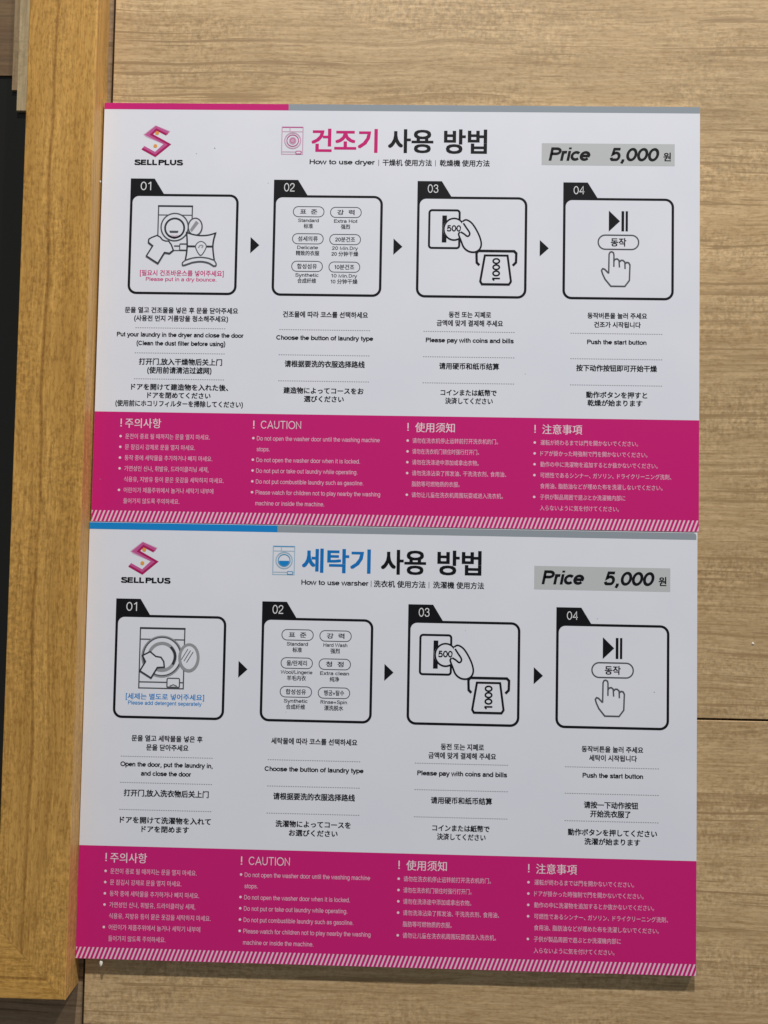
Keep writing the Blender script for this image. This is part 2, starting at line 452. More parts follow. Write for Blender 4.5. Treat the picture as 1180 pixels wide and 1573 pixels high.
_gl = {}
def glyph(ch, bold):
    """one letter: strokes (lists of vertices + faces), advance width; em = 1, capitals 0.7 high"""
    key = (ch, bold)
    if key in _gl: return _gl[key]
    if ch == ' ':
        _gl[key] = ([], 0.27)
        return _gl[key]
    if ch == '\u2009':
        _gl[key] = ([], 0.09)
        return _gl[key]
    if 33 <= ord(ch) < 127:
        _gl[key] = latin(ch, 0.088 + 2 * bold)
        return _gl[key]
    src = ch
    vs, fs, bb, _ = outline(src, 0.0)
    adv = outline(src + src, 0.0)[2][2] - bb[2]
    if ch in '。、，': adv *= 0.75
    b = bold
    if b >= 0.0201:      # display size: thickened all round
        moves = [(-b, -b * 0.7), (b, -b * 0.7), (b, b * 0.7), (-b, b * 0.7)]
    else:
        moves = [(-b, 0), (b, 0)] if b > 0 else [(0, 0)]
    out = [([(x + mx, y + my) for x, y in vs], fs) for mx, my in moves]
    _gl[key] = (out, adv)
    return _gl[key]

_cache = {}
def glyphs(s, bold):
    """list of layers (vertices, faces), bounds"""
    key = (s, bold)
    if key not in _cache:
        layers = [([], []) for _ in range(4)]
        x = 0.0
        for ch in s:
            parts, adv = glyph(ch, bold)
            for li, (vs, fs) in enumerate(parts):
                V, F = layers[li]
                b0 = len(V)
                V += [(p[0] + x, p[1]) for p in vs]
                F += [tuple(b0 + i for i in f) for f in fs]
            x += adv
        allv = [p for l in layers for p in l[0]]
        bb = (min(v[0] for v in allv), min(v[1] for v in allv), max(v[0] for v in allv), max(v[1] for v in allv))
        _cache[key] = ([l for l in layers if l[0]], bb)
    return _cache[key]

BW, BH, BT = 420.0, 297.6, 5.0      # the boards: width, height, thickness
def clip_u(poly, lo, hi):
    for lim, sgn in ((lo, 1), (hi, -1)):
        out = []
        for a, b in zip(poly, poly[1:] + poly[:1]):
            ia, ib = (a[0] - lim) * sgn >= 0, (b[0] - lim) * sgn >= 0
            if ia: out.append(a)
            if ia != ib:
                t = (lim - a[0]) / (b[0] - a[0])
                out.append((lim, a[1] + t * (b[1] - a[1])))
        poly = out
        if not poly: return poly
    return poly

class Ink:
    """collects flat shapes; build() links them as one mesh"""
    def __init__(self, level=1):
        self.v, self.f, self.m, self.mats = [], [], [], []
        self.level = level
        self.fat = 1.0
    def mi(self, mat):
        m = M[mat]
        if m not in self.mats: self.mats.append(m)
        return self.mats.index(m)
    def co(self, u, v):
        return ((u - BW / 2) * MM, -(BT + 0.02 + 0.012 * self.level) * MM, (BH - v) * MM)
    def up(self):
        self.level += 1
        return self
    def tris(self, pts, faces, mat):
        b = len(self.v)
        self.v += [self.co(*p) for p in pts]
        k = self.mi(mat)
        for f in faces:
            a = sum(pts[f[i]][0] * pts[f[(i + 1) % len(f)]][1] - pts[f[(i + 1) % len(f)]][0] * pts[f[i]][1] for i in range(len(f)))
            if abs(a) < 1e-9: continue
            f = f if a < 0 else f[::-1]
            self.f.append(tuple(b + i for i in f))
            self.m.append(k)
    def poly(self, pts, mat):
        t = tessellate_polygon([[Vector((p[0], p[1], 0)) for p in pts]])
        self.tris(list(pts), [tuple(x) for x in t], mat)
        return self
    def rect(self, u0, v0, u1, v1, mat):
        self.tris([(u0, v0), (u1, v0), (u1, v1), (u0, v1)], [(0, 1, 2, 3)], mat)
        return self
    def stroke(self, pts, w, mat, closed=False):
        vs, fs = ribbon(pts, w * self.fat, closed)
        self.tris(vs, fs, mat)
        return self
    def ellipse(self, u, v, rx, ry, mat, n=40, a0=0, a1=360):
        self.poly([(u + rx * math.cos(math.radians(a0 + (a1 - a0) * i / n)), v + ry * math.sin(math.radians(a0 + (a1 - a0) * i / n))) for i in range(n if a1 - a0 == 360 else n + 1)], mat)
        return self
    def oval(self, u, v, rx, ry, w, mat, n=44):
        return self.stroke([(u + rx * math.cos(2 * math.pi * i / n), v + ry * math.sin(2 * math.pi * i / n)) for i in range(n)], w, mat, True)
    def text(self, s, u0, u1, base, size, mat, bold=0.010, shear=0.0):
        """fits the width u0..u1, baseline at v=base, em size in mm"""
        layers, bb = glyphs(s, bold)
        sx = (u1 - u0) / (bb[2] - bb[0])
        for li, (vs, fs) in enumerate(layers):
            self.level += 0.22 * li
            self.tris([(u0 + (x - bb[0]) * sx + shear * y * size, base - y * size) for x, y in vs], fs, mat)
            self.level -= 0.22 * li
        return self
    def fit(self, s, u0, v0, u1, v1, mat, bold=0.012, shear=0.0, turn=False):
        """fits the box u0 v0 .. u1 v1; turn = reading upwards"""
        layers, bb = glyphs(s, bold)
        w, h = bb[2] - bb[0], bb[3] - bb[1]
        for li, (vs, fs) in enumerate(layers):
            pts = []
            for x, y in vs:
                a, c = (x - bb[0]) / w, (y - bb[1]) / h
                if turn: pts.append((u0 + (1 - c) * (u1 - u0), v1 - a * (v1 - v0)))
                else:
                    q = shear * (c - 0.5) * (v1 - v0)
                    pts.append((u0 + a * (u1 - u0) + q, v1 - c * (v1 - v0)))
            self.level += 0.22 * li
            self.tris(pts, fs, mat)
            self.level -= 0.22 * li
        return self
    def build(self, name, parent, label=None):
        me = bpy.data.meshes.new(name)
        me.from_pydata(self.v, [], self.f)
        for m in self.mats: me.materials.append(m)
        for p, k in zip(me.polygons, self.m): p.material_index = k
        o = bpy.data.objects.new(name, me)
        COL.objects.link(o)
        o.parent = parent
        if label: o['label'] = label
        return o

def rrect(u0, v0, u1, v1, r, n=7):
    pts = []
    for cx, cy, a in ((u1 - r, v0 + r, -90), (u1 - r, v1 - r, 0), (u0 + r, v1 - r, 90), (u0 + r, v0 + r, 180)):
        for i in range(n + 1):
            t = math.radians(a + 90 * i / n)
            pts.append((cx + r * math.cos(t), cy + r * math.sin(t)))
    return pts

# ---- the pictures inside the step boxes; g() turns a drawing grid into board mm
def grid(u0, x0, ku, v0, y0, kv):
    return lambda x, y: (u0 + (x - x0) / ku, v0 + (y - y0) / kv)

def draw_shirt(k, g, pts, w, mat='line'):
    q = [g(*p) for p in pts]
    k.up().poly(q, 'white')
    k.up().stroke(q, w, mat, True)

def pic_dryer(k, du, dv):
    g0 = grid(20.5 + du, -31.2 * 9.833, 9.833 * 2.172, 65.5 + dv, -2 * 9.833, 9.833 * 2.16)
    g = g0
    S = lambda pts, w, mat='line', c=False: k.up().stroke([g(*p) for p in pts], w, mat, c)
    el = lambda x, y, rx, ry, w, mat: k.up().oval(*g(x, y), rx / 21.3, ry / 21.3, w, mat)
    S([(128, 166), (128, 840), (640, 840), (640, 166)], 0.75)
    S([(118, 166), (650, 166)], 1.05, 'char')
    S([(135, 302), (636, 302)], 0.6)
    k.up().ellipse(*g(380, 485), 210 / 21.3, 210 / 21.3, 'white')
    el(380, 485, 205, 208, 0.85, 'line')
    el(380, 500, 144, 146, 1.15, 'char')
    k.up().poly([g(*p) for p in ((300, 540), (440, 540), (430, 574), (312, 574))], 'line')
    k.up().stroke([g(*p) for p in smooth([(335, 606), (380, 622), (425, 606)])], 0.5, 'magl')
    k.up().stroke([g(*p) for p in smooth([(290, 612), (380, 650), (470, 612)])], 1.0, 'black')
    k.up().ellipse(*g(690, 478), 108 / 21.3, 134 / 21.3, 'white')
    el(690, 478, 104, 130, 0.85, 'line')
    k.up().poly([g(*p) for p in ((612, 520), (700, 385), (745, 420), (640, 560))], 'midgrey')
    S([(380, 770), (460, 770)], 0.6); k.up().stroke([g(*p) for p in rrect(465, 738, 575, 832, 14)], 0.6, 'line', True)
    pouch = [(565, 568)] + smooth([(565, 568), (680, 600), (790, 612), (900, 602), (1000, 572)])[1:] + smooth([(1000, 572), (975, 670), (965, 770), (975, 880), (992, 985)])[1:] + smooth([(992, 985), (900, 955), (780, 942), (660, 955), (555, 990)])[1:] + smooth([(555, 990), (572, 880), (578, 770), (574, 670)])[1:]
    k.up().poly([g(*p) for p in pouch], 'white')
    k.up().stroke([g(*p) for p in pouch], 0.95, 'char', True)
    hem = smooth([(555, 990), (515, 1025), (520, 1062), (560, 1055)]) + smooth([(660, 1018), (780, 1002), (900, 1020), (985, 1068)]) + smooth([(1015, 1065), (1022, 1035), (992, 985)]) + smooth([(900, 955), (780, 942), (660, 955)])
    k.up().poly([g(*p) for p in hem], 'white')
    k.up().stroke([g(*p) for p in hem], 0.8, 'line', True)
    S([(582, 776), (962, 776)], 1.2, 'char')
    drop = smooth([(785, 700), (850, 735), (862, 800), (785, 912), (708, 800), (722, 735)], closed=True)
    k.up().poly([g(*p) for p in drop], 'white')
    k.up().stroke([g(*p) for p in drop], 0.6, 'line', True)
    k.up().stroke([g(*p) for p in smooth([(748, 800), (775, 760), (815, 765), (800, 800)])], 0.7, 'midgrey')
    g = grid(20.5 + du, 103, 5.364 * 2.172, 65.5 + dv, 205, 5.364 * 2.16)
    draw_shirt(k, g, [(335, 552), (290, 570), (268, 584), (266, 610), (302, 638), (252, 722), (348, 782), (400, 692), (442, 698), (472, 672), (455, 628), (432, 598), (405, 598), (380, 588), (362, 566)], 0.85, 'char')

def pic_washer(k, du, dv):
    g = grid(20.4 + du, 97, 5.364 * 2.213, 63.7 + dv, 197, 5.364 * 2.228)
    S = lambda pts, w, mat='line', c=False: k.up().stroke([g(*p) for p in pts], w, mat, c)
    E = 11.9
    S([(306, 305), (306, 796), (672, 796), (672, 305)], 0.75, 'line', True)
    S([(302, 305), (678, 305)], 1.1, 'char')
    S([(310, 396), (668, 396)], 0.7)
    S([(310, 746), (668, 746)], 0.7)
    k.up().ellipse(*g(490, 535), 164 / E, 164 / E, 'white')
    k.up().oval(*g(490, 535), 155 / E, 157 / E, 0.85, 'line')
    k.up().oval(*g(490, 535), 166 / E, 166 / E, 0.7, 'midgrey')
    k.up().oval(*g(490, 538), 108 / E, 110 / E, 1.9, 'midgrey')
    k.up().stroke([g(*p) for p in smooth([(560, 455), (592, 500), (598, 545), (580, 600)])], 1.5, 'char')
    k.up().ellipse(*g(712, 540), 84 / E, 116 / E, 'white')
    k.up().oval(*g(712, 540), 76 / E, 106 / E, 1.7, 'midgrey')
    for a in (0, 22, 44): S([(650 + a, 558 + a * 0.5), (702 + a, 470 + a * 0.5)], 0.45)
    k.up().poly([g(*p) for p in rrect(538, 712, 640, 784, 10)], 'white')
    S(rrect(538, 712, 640, 784, 10), 0.7, 'line', True)
    S([(560, 776), (590, 764), (620, 776)], 0.6)
    draw_shirt(k, g, [(392, 498), (330, 530), (356, 580), (312, 656), (405, 712), (455, 626), (512, 622), (506, 576), (482, 542), (440, 536)], 0.9, 'char')

def pic_pay(k, du, dv):
    g = grid(223.1 + du, 112, 5.364 * 2.197, 65.7 + dv, 178, 5.364 * 2.17)
    e = 11.75
    k.up().stroke([g(*p) for p in rrect(215, 290, 464, 602, 22)], 1.25, 'black', True)
    k.up().poly([g(*p) for p in ((322, 333), (360, 333), (358, 556), (320, 556))], 'black')
    k.up().ellipse(*g(420, 446), 92 / e, 95 / e, 'white')
    k.up().oval(*g(420, 446), 84 / e, 90 / e, 1.0, 'black')
    hand = smooth([(488, 382), (520, 368), (570, 400), (622, 485), (645, 560), (632, 608), (595, 632), (545, 628), (503, 596), (478, 540), (458, 488), (470, 470)])
    u0, v0 = g(360, 412); u1, v1 = g(478, 466)
    k.up().fit('500', u0, v0, u1, v1, 'black', 0.028)
    k.up().poly([g(*p) for p in hand], 'white')
    k.up().stroke([g(*p) for p in hand], 1.0, 'black')
    k.up().stroke([g(*p) for p in smooth([(474, 468), (502, 484), (530, 504), (547, 492), (546, 470), (520, 432), (496, 396)])], 1.0, 'black')
    k.up().stroke([g(*p) for p in ((632, 740), (610, 718), (607, 640), (622, 622), (916, 622), (934, 640), (932, 714), (906, 740))], 1.4, 'black')
    bill = [(676, 660), (862, 660), (892, 872), (876, 896), (655, 896), (641, 872)]
    k.up().poly([g(*p) for p in bill], 'white')
    k.up().stroke([g(*p) for p in bill], 1.25, 'black', True)
    u0, v0 = g(736, 680); u1, v1 = g(803, 870)
    k.up().fit('1000', u0, v0, u1, v1, 'black', 0.03, turn=True)

def pic_start(k, du, dv):
    g = grid(325.1 + du, 133, 5.364 * 2.21, 65.5 + dv, 180, 5.364 * 2.18)
    k.up().poly([g(*p) for p in ((510, 284), (602, 371), (510, 458))], 'black')
    k.rect(*g(614, 288), *g(636, 455), 'black').rect(*g(648, 288), *g(667, 455), 'black')
    k.up().stroke([g(*p) for p in rrect(424, 487, 756, 604, 58, 10)], 0.8, 'line', True)
    u0, v0 = g(527, 510); u1, v1 = g(655, 580)
    k.up().fit('동작', u0, v0, u1, v1, 'black', 0.024)
    h = [(512, 802), (514, 645), (522, 628), (536, 624), (550, 632), (554, 650), (554, 748)]
    k.up().stroke([g(*p) for p in h], 0.85, 'line')
    k.up().stroke([g(*p) for p in ((556, 700), (562, 686), (580, 682), (596, 694), (600, 752))], 0.85, 'line')
    k.up().stroke([g(*p) for p in ((602, 706), (612, 694), (628, 694), (644, 708), (646, 764))], 0.85, 'line')
    k.up().stroke([g(*p) for p in ((648, 720), (660, 710), (676, 714), (686, 732), (682, 858), (645, 908), (530, 908), (482, 850), (462, 808), (453, 778), (462, 764), (478, 768), (512, 802))], 0.85, 'line')

# --------------------------------------------------------------------------
# the two instruction boards
# --------------------------------------------------------------------------
BX = [20.5, 122.1, 223.2, 325.1]          # left edges of the step boxes
BOXW = 77.0

CAUTION = [
    ('주의사항', 19.0, (21.8, 47.1), 22.2,
     [('운전이 종료 될 때까지는 문을 열지 마세요.', 81.5), ('문 잠김시 강제로 문을 열지 마세요.', 71.3), ('동작 중에 세탁물을 추가하거나 빼지 마세요.', 83.6),
      ('가연성인 신나, 휘발유, 드라이클리닝 세제,', 81.1), ('식용유, 지방유 등이 묻은 옷감을 세탁하지 마세요.', 91.9), ('어린이가 제품주위에서 놀거나 세탁기 내부에', 84.9), ('들어가지 않도록 주의하세요.', 61.4)], (0, 1, 2, 3, 5), 4.1),
    ('CAUTION', 112.0, (116.9, 145.0), 114.4,
     [('Do not open the washer door until the washing machine', 199.9), ('stops.', 123.4), ('Do not open the washer door when it is locked.', 186.4), ('Do not put or take out laundry while operating.', 184.8),
      ('Do not put combustible laundry such as gasoline.', 189.0), ('Please watch for children not to play nearby the washing', 200.9), ('machine or inside the machine.', 162.2)], (0, 2, 3, 4, 5), 4.3),
    ('使用须知', 219.4, (224.3, 251.8), 222.6,
     [('请勿在洗衣机停止运转前打开洗衣机的门。', 281.7), ('请勿在洗衣机门锁住时强行打开门。', 268.7), ('请勿在洗涤途中添加或拿出衣物。', 268.6), ('请勿洗涤沾染了挥发油、干洗洗衣剂、食用油、', 287.6),
      ('脂肪等可燃物质的衣服。', 255.7), ('请勿让儿童在洗衣机周围玩耍或进入洗衣机。', 285.6)], (0, 1, 2, 3, 5), 4.0),
    ('注意事項', 307.2, (312.1, 339.7), 311.1,
     [('運転が終わるまでは門を開かないでください。', 378.0), ('ドアが掛かった時強制で門を開かないでください。', 384.5), ('動作の中に洗濯物を追加するとか抜かないでください。', 391.5), ('可燃性であるシンナー、ガソリン、ドライクリーニング洗剤、', 400.9),
      ('食用油、脂肪油などが埋めた布を洗濯しないでください。', 394.9), ('子供が製品周囲で遊ぶとか洗濯機内部に', 369.5), ('入らないように気を付けてください。', 365.3)], (0, 1, 2, 3, 5), 4.0),
]

def make_board(cfg):
    root = empty('instruction_board', cfg['loc'])
    root.rotation_euler = (0, cfg['tilt'], 0)
    tag(root, cfg['label'], 'sign', 'laundry instruction boards on the wall')
    hue, title_ink = cfg['hue'], cfg['title_ink']
    hu, hv, bv, cv = cfg['head_u'], cfg['head_v'], cfg['box_v'], cfg['band_v']
    # the board itself
    bm = prism([(-BW / 2, -BH), (BW / 2, -BH), (BW / 2, 0), (-BW / 2, 0)], 0.05, BT, 0.25)
    for f in bm.faces:
        f.material_index = 0 if f.normal.y < -0.5 else 1
    link_bm('panel', bm, [M['white'], M['foam']], root)
    # coloured stripes along the top edge
    Ink(1).rect(0.15, 0.15, 131.2, cfg['stripe'], hue).build('top_stripe', root)
    if cfg['round_end']:
        s = cfg['stripe']
        Ink(1).poly([(131.2, 0.15), (417.4, 0.15), (418.7, 0.8), (419.1, 2.4), (419.1, s), (131.2, s)], 'grey').build('top_stripe', root)
    else:
        Ink(1).rect(131.2, 0.15, 419.85, cfg['stripe'], 'grey').build('top_stripe', root)
    # logo
    lu, lv = cfg['logo']
    g = grid(28.5 + lu, 250, 14.75 * 2.175, 16 + lv, 165, 14.75 * 2.11)
    k = Ink(1)
    k.poly([g(*p) for p in ((250, 380), (520, 170), (862, 302), (772, 398), (548, 296), (462, 380), (868, 596), (535, 882), (222, 700), (285, 645), (535, 770), (722, 596), (310, 435))], 'magl')
    k.up().stroke([g(*p) for p in ((818, 345), (535, 225), (350, 378), (780, 580), (535, 812), (255, 668))], 2.4, 'magm')
    k.up().stroke([g(*p) for p in ((778, 378), (545, 266), (432, 378), (850, 598), (535, 858), (228, 697))], 1.5, 'magd')
    k.up().ellipse(*g(562, 345), 1.4, 1.4, 'orange', 20).ellipse(*g(530, 636), 1.35, 1.35, 'orange', 20)
    lo = k.build('logo', root)
    Ink(2).text('SELL\u2009PLUS', 22.5 + lu, 57.3 + lu, 44.9 + lv, 5.6, 'black', 0.045).build('logo_lettering', lo)
    # title
    t = Ink(2)
    t.fit(cfg['title'], *cfg['title_box'], title_ink, 0.026)
    t.fit('사용', *cfg['use_box'], 'black', 0.026)
    t.fit('방법', *cfg['way_box'], 'black', 0.026)
    to = t.build('title', root)
    s = Ink(2)
    for txt, a, b in cfg['sub']:
        if txt == '|': s.rect(a - 0.18, 39.6 + hv, a + 0.18, 44.0 + hv, 'char')
        else: s.text(txt, a, b, (43.2 if ord(txt[0]) < 128 else 43.5) + hv, 4.9 if ord(txt[0]) < 128 else 5.0, 'black', 0.020 if ord(txt[0]) < 128 else 0.022)
    s.build('subtitle', to)
    # little machine beside the title
    iu, iv = cfg['icon']
    g = grid(126.6 + iu, 205, 14.75 * 2.17, 16.4 + iv, 190, 14.75 * 2.17)
    lite, mid = ('magl', 'magm') if hue == 'mag' else ('bluel', 'bluem')
    k = Ink(1)
    k.stroke([g(*p) for p in ((215, 200), (690, 200), (690, 825), (215, 825))], 0.7, lite, True)
    k.up().stroke([g(*p) for p in ((222, 205), (685, 205))], 0.8, mid)
    k.up().stroke([g(*p) for p in ((228, 305), (680, 305))], 0.5, lite)
    k.up().stroke([g(*p) for p in ((395, 215), (395, 296))], 0.6, lite)
    k.up().stroke([g(*p) for p in ((228, 770), (680, 770))], 0.45, lite)
    k.up().oval(*g(462, 510), 5.6, 5.6, 0.8, lite)
    k.up().oval(*g(462, 510), 4.1, 4.1, 0.65, mid)
    if hue == 'mag':
        k.up().ellipse(*g(462, 510), 2.6, 2.6, 'magl')
        k.up().oval(*g(462, 510), 1.6, 1.6, 0.4, 'magm')
    else:
        k.up().ellipse(*g(462, 520), 3.5, 3.5, 'blue', 24, 0, 180)
    k.up().poly([g(*p) for p in rrect(540, 755, 655, 815, 12)], 'white')
    k.up().stroke([g(*p) for p in rrect(540, 755, 655, 815, 12)], 0.6, mid, True)
    k.build('machine_icon', to)
    # price strip
    p0, p1 = cfg['price']
    pu = cfg['price_u']
    ps = Ink(1).rect(p0[0], p0[1], p1[0], p1[1], 'strip').build('price_strip', root)
    q = Ink(3)
    pv = p0[1] - 26.8
    q.fit('Price', 315.6 + pu, 29.7 + pv, 344.0 + pu, 39.3 + pv, 'black', 0.028, 0.2)
    q.text('5,000', 356.8 + pu, 390.6 + pu, 39.2 + pv, 13.6, 'black', 0.028, 0.2)
    q.fit('원', 394.5 + pu, 32.8 + pv, 399.8 + pu, 39.0 + pv, 'black', 0.03)
    q.build('price_lettering', ps)
    # step boxes
    top, bot = 65.5 + bv, 137.3 + cfg['box_b']
    for i in range(4):
        u0 = BX[i] + cfg['box_u'][i]
        u1 = u0 + BOXW
        k = Ink(1)
        k.poly(rrect(u0, top, u1, bot, 6.2), 'black')
        k.up().poly([(u0, top - 10.9), (u0 + 17.0, top - 10.9), (u0 + 24.3, top + 0.8), (u0 + 24.3, top + 1.2), (u0 + 7, top + 1.2), (u0 + 1.5, top + 9), (u0, top + 9)], 'black')
        k.up().poly(rrect(u0 + 1.75, top + 1.75, u1 - 1.75, bot - 1.75, 4.5), 'white')
        bo = k.build('step_box', root)
        Ink(4).fit('0%d' % (i + 1), u0 + 7.2, top - 8.6, u0 + 14.6, top - 2.5, 'num', -0.008).build('step_number', bo)
        k = Ink(5)
        k.fat = 1.18
        if i == 0:
            (pic_dryer if hue == 'mag' else pic_washer)(k, cfg['box_u'][0], 0 if hue == 'mag' else 0)
            k.build('step_picture', bo)
            (a, ka, kb), (b, ea, eb) = cfg['caption']
            n = Ink(5)
            n.text(a, ka, kb, cfg['cap_v'][0], 4.6, hue if hue == 'blue' else 'mag', 0.0205)
            n.text(b, ea, eb, cfg['cap_v'][1], 3.9, hue if hue == 'blue' else 'mag', 0.010)
            n.build('step_caption', bo)
        elif i == 1:
            for r in range(3):
                for c in range(2):
                    ko, en, zh = cfg['buttons'][r][c]
                    cu = (147.0, 173.2)[c] - 0.15 * r + cfg['box_u'][1]
                    cvv = (77.3, 96.6, 116.2)[r] + cfg['btn_v'] + 0.25 * c
                    k.stroke(rrect(cu - 10.8, cvv - 3.6, cu + 10.8, cvv + 3.6, 3.5), 0.5, 'line', True)
                    wk = {3: 11.5}.get(len(ko), 14.0 if len(ko) < 6 else 16.6)
                    if '  ' in ko: wk = 12.2
                    k.text(ko, cu - wk / 2, cu + wk / 2, cvv + 1.45, 4.0, 'black', 0.0205)
                    we = min(22.0, 1.72 * len(en) + 1.0)
                    k.text(en, cu - we / 2, cu + we / 2, cvv + 7.4, 3.5, 'black', 0.012)
                    wz = sum(3.3 if ord(ch) > 255 else 1.9 for ch in zh)
                    k.text(zh, cu - wz / 2, cu + wz / 2, cvv + 11.6, 3.7, 'black', 0.0205)
            k.build('step_picture', bo)
        elif i == 2:
            pic_pay(k, cfg['box_u'][2], bv - cfg['pic_v'])
            k.build('step_picture', bo)
        else:
            pic_start(k, cfg['box_u'][3], bv - cfg['pic_v'])
            k.build('step_picture', bo)
        # instructions under the box
        cu = (59.0, 160.3, 261.0, 363.0)[i]
        tx = Ink(2)
        for s_, a, b, base, size, lat in cfg['rows'][i]:
            tx.text(s_, a, b, base, size, 'black', 0.028 if lat else 0.029)
        st = tx.build('step_text', root)
        for dvv in (160.9, 178.7, 197.0):
            dl = Ink(1)
            for j in range(40):
                a = cu - 32 + 1.6 * j
                dl.rect(a, dvv - 0.26 + cfg['dot_v'], a + 0.95, dvv + 0.26 + cfg['dot_v'], 'dot')
            dl.build('dotted_rule', st)
        if i < 3:
            a = (106.5, 207.0, 309.1)[i]
            Ink(2).poly([(a, 95.7 + bv), (a + 6.3, 101.5 + bv), (a, 107.3 + bv)], 'black').build('arrow_mark', root)
    # caution band
    bd = Ink(1).rect(0.15, 220.6 + cv, 419.85, 297.45, 'mag').build('caution_band', root)
    for head, eu, (ha, hb), x0, lines, dots, size in CAUTION:
        hd = Ink(3)
        lat = head == 'CAUTION'
        hd.text('!', eu - 0.5, eu + 0.5, 230.9 + cv, 7.8, 'paper', -0.008)
        if lat: hd.text(head, ha, hb, 230.9 + cv, 7.9, 'paper', -0.008)
        else: hd.fit(head, ha, 225.0 + cv, hb, 231.8 + cv, 'paper', 0.008)
        hd.build('caution_heading', bd)
        cap = Ink(3)
        for j, (s_, x1) in enumerate(lines):
            vc = 237.7 + 7.53 * j + cv * 0.8
            cap.text(s_, x0, x1, vc + 0.36 * size, size, 'small', -0.004 if lat else 0.0)
            if j in dots: cap.ellipse(eu - 0.1, vc, 0.85, 0.85, 'paper', 14)
        cap.build('caution_text', bd)
    h = Ink(2)
    per = 2.925
    for j in range(-2, 146):
        a = j * per
        q = clip_u([(a, 297.3), (a + 1.25, 297.3), (a + 1.25 + 2.9, 289.7), (a + 2.9, 289.7)], 0.2, 419.8)
        if len(q) > 2: h.poly(q, 'pale')
    h.build('hatched_border', bd)
    # small specks of dirt on the coating
    for (u, v, r) in cfg['dirt']:
        Ink(7).ellipse(u, v, r, r * 0.8, 'midgrey', 10).build('dirt_speck', root)
    return root

R_ = lambda s, a, b, base, size, lat=False: (s, a, b, base, size, lat)
common3 = [R_('동전 또는 지폐로', 246.4, 275.9, 150.8, 4.7), R_('금액에 맞게 결제해 주세요', 238.1, 284.2, 156.8, 4.7), R_('Please pay with coins and bills', 230.7, 291.8, 168.7, 4.6, True),
           R_('请用硬币和纸币结算', 240.2, 281.9, 187.1, 4.9), R_('コインまたは紙幣で', 241.5, 280.4, 205.5, 4.7), R_('決済してください', 244.8, 277.8, 211.3, 4.7)]
choose = [R_('Choose the button of laundry type', 126.2, 194.1, 168.3, 4.6, True), R_('请根据要洗的衣服选择路线', 132.5, 188.5, 187.0, 5.0)]

upper = dict(
    loc=W(210, 297.8, 0), tilt=0.0, hue='mag', title_ink='mag', stripe=4.7, round_end=False,
    label='upper white board on using the dryer, with a magenta stripe and title',
    head_u=0, head_v=0, box_v=0, box_b=0, band_v=0, logo=(0, 0), icon=(0, 0), price_u=0, btn_v=0, pic_v=0, dot_v=0.2,
    title='건조기', title_box=(147.9, 17.6, 194.6, 34.7), use_box=(201.9, 17.6, 233.8, 34.7), way_box=(241.2, 17.4, 271.5, 35.0),
    sub=[('How to use dryer', 146.9, 192.8), ('|', 195.6, 0), ('干燥机', 198.3, 212.4), ('使用方法', 213.7, 233.0), ('|', 235.5, 0), ('乾燥機', 238.5, 252.9), ('使用方法', 254.0, 273.5)],
    price=((309.8, 26.8), (402.4, 42.4)), box_u=(0, 0, 0, 0),
    caption=(('[필요시 건조바운스를 넣어주세요]', 29.0, 88.2), ('Please put in a dry bounce.', 33.3, 83.2)), cap_v=(123.8, 127.8),
    buttons=[[('표  준', 'Standard', '标准'), ('강  력', 'Extra Hot', '强烈')], [('섬세의류', 'Delicate', '精致的衣服'), ('20분건조', '20 Min.Dry', '20 分钟干燥')], [('합성섬유', 'Synthetic', '合成纤维'), ('10분건조', '10 Min.Dry', '10 分钟干燥')]],
    rows=[[R_('문을 열고 건조물을 넣은 후 문을 닫아주세요', 19.1, 99.0, 150.2, 4.6), R_('(사용전 먼지 거름망을 청소해주세요)', 25.9, 92.1, 156.0, 4.6),
           R_('Put your laundry in the dryer and close the door', 14.0, 103.2, 167.4, 4.6, True), R_('(Clean the dust filter before using)', 28.1, 90.6, 173.5, 4.6, True),
           R_('打开门,放入干燥物后关上门', 30.1, 88.7, 186.8, 5.0), R_('(使用前请清洁过滤网)', 36.2, 81.4, 192.8, 5.0),
           R_('ドアを開けて建造物を入れた後、', 25.2, 93.5, 204.6, 4.8), R_('ドアを閉めてください', 36.7, 81.2, 210.3, 4.6), R_('(使用前にホコリフィルターを掃除してください)', 14.5, 104.0, 216.2, 4.7)],
          [R_('건조물에 따라 코스를 선택하세요', 130.5, 190.1, 152.0, 4.7)] + choose + [R_('建造物によってコースをお', 132.1, 188.1, 205.6, 4.8), R_('選びください', 146.6, 174.4, 211.4, 4.7)],
          common3,
          [R_('동작버튼을 눌러 주세요', 342.6, 383.8, 150.2, 4.5), R_('건조가 시작됩니다', 347.2, 379.5, 156.5, 4.5), R_('Push the start button', 342.5, 383.5, 168.6, 4.6, True),
           R_('按下动作按钮即可开始干燥', 335.1, 390.8, 187.1, 4.9), R_('動作ボタンを押すと', 342.1, 384.2, 205.7, 4.8), R_('乾燥が始まります', 343.1, 380.9, 211.3, 4.7)]],
    dirt=[(79.5, 32.3, 0.45), (66.6, 36.3, 0.3), (118, 57, 0.28), (300, 190, 0.25), (5.5, 268, 0.3)])

